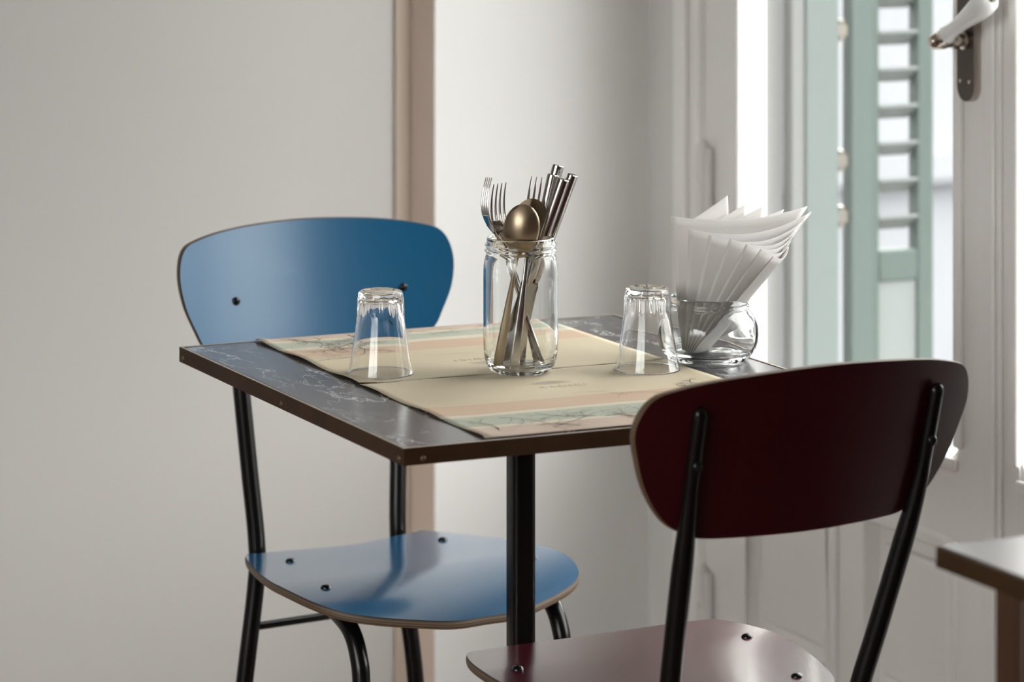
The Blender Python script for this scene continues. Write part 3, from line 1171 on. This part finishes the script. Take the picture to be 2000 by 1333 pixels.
def knife(p0, p1, roll, label, m, blade=.105):
    """handle at the top end, blade tip at p0"""
    L = (p1 - p0).length
    mm = place(p0, p1, roll)
    k = MB()
    vs, fs = [], []
    N = 12
    for i in range(N + 1):
        f = i / N
        z = blade * f
        wv = .0108 * (1 - (1 - min(1, f * 3.2)) ** 2) ** .5 if f < .3125 else .0108
        wv = max(wv, .0006)
        back = .0070
        th = .0008
        vs += [(-wv, 0, z), (back * min(1, .2 + f * 2), th, z), (back * min(1, .2 + f * 2), -th, z)]
    for i in range(N):
        b_ = 3 * i
        fs += [(b_, b_ + 1, b_ + 4, b_ + 3), (b_ + 1, b_ + 2, b_ + 5, b_ + 4), (b_ + 2, b_, b_ + 3, b_ + 5)]
    fs += [(0, 2, 1), (3 * N, 3 * N + 1, 3 * N + 2)]
    k.add(vs, fs, smooth=False)
    k.sweep([(.0005, 0, blade - .004), (.0005, 0, blade + .006)], [(.0035, .0018), (.0042, .0035)], 12)
    k.build('blade_part', m)
    bl_obj = bpy.data.objects['blade_part']
    bpy.data.objects.remove(bl_obj)
    k.sweep([(0, 0, blade + .005), (0, 0, blade + .012), (0, 0, blade + .06), (0, 0, L - .004), (0, 0, L - .0008), (0, 0, L)],
            [(.0046, .0040), (.0058, .0050), (.0066, .0056), (.0072, .0062), (.0070, .0060), (.0062, .0052)], 20)
    o = k.build('knife', m, mat4=mm, sharp=35)
    return tag(o, label, 'knife', 'knives in the cutlery jar')


ST, SP = M['steel'], M['spoon']
spoon(from_px(972, 721, -.016), from_px(1027, 399, -.030), -.15, 'spoon at the front with a bronze reflection in its colour, its bowl nearest over the jar rim', SP)
spoon(from_px(1004, 727, -.021), from_px(1042, 388, -.008), math.pi + .1, 'dark-looking spoon directly behind the front spoon bowl', ST)
fork(from_px(1062, 716, .004), from_px(936, 355, -.006), -1.2, 'fork at the far left of the jar, its tines seen nearly edge on', ST)
fork(from_px(1053, 717, .018), from_px(964, 364, .014), -.65, 'pale fork leaning between the leftmost fork and the spoons', ST)
fork(from_px(1016, 719, .026), from_px(1051, 350, .012), -.12, 'fork standing upright behind the two spoon bowls', ST)
knife(from_px(984, 716, .010), from_px(1091, 323, .024), .5, 'knife whose handle end stands highest in the jar', ST)
knife(from_px(998, 722, .002), from_px(1081, 341, .008), .3, 'knife with a dark handle face, nearest to the spoons', ST)
knife(from_px(976, 716, -.004), from_px(1101, 350, -.010), .2, 'front knife with a wine red reflection down its handle', ST)
knife(from_px(984, 722, .028 - .014), from_px(1119, 341, .006), .9, 'rightmost knife, leaning furthest out over the rim', ST)


# ------------------------------------------------------------------ napkins
def nap_px(px, py, dy):
    Y = NY + dy
    return Vector(((px - 1000) / FPX * Y, Y, CAMZ - (py - HY) / FPX * Y))


def napkin(BL, TL, TR, BR, bulge, label, sag=.0, top_curve=0.0):
    """folded napkin sheet through four corner points, slightly domed, with its folded layers"""
    nx, ny = 22, 16
    root = None
    nrm = (TL - BL).cross(TR - TL).normalized()
    k = MB()
    for layer, off in enumerate((0, .0011, .0021)):
        vs, uv = [], []
        for j in range(ny + 1):
            v_ = j / ny
            for i in range(nx + 1):
                u_ = i / nx
                p = BL.lerp(BR, u_).lerp(TL.lerp(TR, u_), v_)
                p = p + nrm * (bulge * math.sin(math.pi * u_) * (.3 + .7 * v_) + off * (.25 + .75 * u_) + sag * math.sin(u_ * 7 + v_ * 2) * v_)
                p.z += top_curve * (u_ ** 2 - u_) * v_ - layer * .0012 * u_ * v_
                vs.append(p)
        fs, uvs = [], []
        for j in range(ny):
            for i in range(nx):
                fs.append((j * (nx + 1) + i, j * (nx + 1) + i + 1, (j + 1) * (nx + 1) + i + 1, (j + 1) * (nx + 1) + i))
                uvs.append(((i / nx, j / ny), ((i + 1) / nx, j / ny), ((i + 1) / nx, (j + 1) / ny), (i / nx, (j + 1) / ny)))
        k.add(vs, fs, 0, uvs)
        # left fold joins the layers
        if layer:
            o0 = len(k.v) - 2 * (nx + 1) * (ny + 1)
            o1 = len(k.v) - (nx + 1) * (ny + 1)
            st = (nx + 1)
            k.f += [[o0 + j * st, o1 + j * st, o1 + (j + 1) * st, o0 + (j + 1) * st] for j in range(ny)]
            k.mi += [0] * ny
            k.sm += [True] * ny
            k.uv += [None] * ny
    o = k.build('napkin', M['napkin'], sharp=180)
    sd = o.modifiers.new('paper', 'SOLIDIFY')
    sd.thickness = .0004
    # put the origin at the lower corner
    c_ = BL.copy()
    o.data.transform(Matrix.Translation(-c_))
    o.location = c_
    return tag(o, label, 'napkin', 'folded paper napkins in the squat jar')


# (BL, TL, TR, BR) as pixel, pixel, depth from the jar axis
naps = [
    ((1330, 686, -.004), (1310, 423, -.018), (1577, 403, .034), (1376, 688, .030), -.010, .0, .030, 'leftmost napkin with a tall straight edge and square corner'),
    ((1352, 682, .010), (1335, 440, .006), (1421, 382, .034), (1432, 640, .034), -.002, .0, .0, 'napkin whose pointed corner stands highest in the jar'),
    ((1336, 689, -.010), (1345, 447, -.026), (1584, 414, .028), (1378, 690, .026), -.012, .0003, .050, 'second napkin from the left, its top sweeping far right'),
    ((1339, 690, -.014), (1385, 459, -.031), (1566, 434, .022), (1380, 691, .022), -.010, .0003, .050, 'third napkin from the left with a shaded fold'),
    ((1342, 691, -.018), (1426, 466, -.035), (1560, 446, .016), (1381, 692, .018), -.009, .0003, .045, 'fourth napkin from the left, middle of the fan'),
    ((1345, 692, -.021), (1458, 477, -.038), (1551, 458, .010), (1381, 692, .014), -.007, .0003, .035, 'fifth napkin from the left in the fan'),
    ((1348, 693, -.024), (1486, 487, -.040), (1545, 470, .004), (1380, 693, .010), -.006, .0002, .025, 'sixth napkin from the left in the fan, narrow and slanted'),
    ((1351, 694, -.027), (1511, 502, -.042), (1541, 482, -.006), (1379, 694, .004), -.005, .0002, .015, 'rightmost and lowest napkin of the fan'),
    ((1358, 682, .016), (1375, 445, .014), (1457, 398, .038), (1436, 640, .034), -.002, .0, .0, 'napkin corner just right of the highest peak, at the back'),
    ((1364, 682, .020), (1400, 445, .018), (1492, 402, .040), (1440, 640, .034), -.002, .0, .0, 'napkin corner third of the peaks at the back'),
    ((1370, 682, .024), (1430, 445, .022), (1531, 409, .042), (1442, 642, .034), -.002, .0, .0, 'napkin corner rightmost of the peaks at the back'),
]
for BL, TL, TR, BR, bu, sg, tcv, lab in naps:
    napkin(nap_px(*BL), nap_px(*TL), nap_px(*TR), nap_px(*BR), bu, lab, sg, tcv)

# ------------------------------------------------------------------ dark wooden side table at the right
sb = empty('side_table', T(.263 + .35, -.612 - .35, 0), TH, 'dark wooden side table with a drawer at the right edge of the photo', 'table')
m = MB()
m.box(-.3485, .3485, -.3485, .3485, ZT - .0195, ZT)
m.build('tabletop', M['woodtop'], sb, bevel=.002)
m = MB()
for q4 in ((-.35, .35, -.35, -.3485), (-.35, .35, .3485, .35), (-.35, -.3485, -.3485, .3485), (.3485, .35, -.3485, .3485)):
    m.box(*q4, ZT - .020, ZT - .0015)
m.build('top_edge', M['wood_edge'], sb)
x0 = -.35 + .040
for lx in (x0, .35 - .04 - .04):
    for ly in (-.32, .27):
        MB().box(lx, lx + .035, ly, ly + .045, 0, ZT - .020).build('leg', M['darkwood'], sb, bevel=.003)
m = MB()
m.box(x0 + .006, x0 + .022, -.275, .27, .30, ZT - .020)
m.box(.35 - .062, .35 - .046, -.275, .27, .30, ZT - .020)
m.box(x0 + .035, .27, .285, .30, .30, ZT - .020)
m.build('apron', M['darkwood'], sb, bevel=.002)
dr = MB().box(x0 + .035, .27, -.318, -.300, .42, ZT - .06).build('drawer', M['darkwood'], sb, bevel=.002)
MB().lathe([(.006, 0), (.006, .012), (.012, .018), (.010, .026), (0, .028)], 18, mat4=Matrix.Translation((0, -.318, .58)) @ Matrix.Rotation(math.pi / 2, 4, 'X')).build('knob', M['plate'], dr)
MB().box(x0 - .001, x0 + .007, -.262, .200, ZT - .088, ZT - .076).build('apron_slot', M['slot'], sb)
bpy.context.view_layer.update()
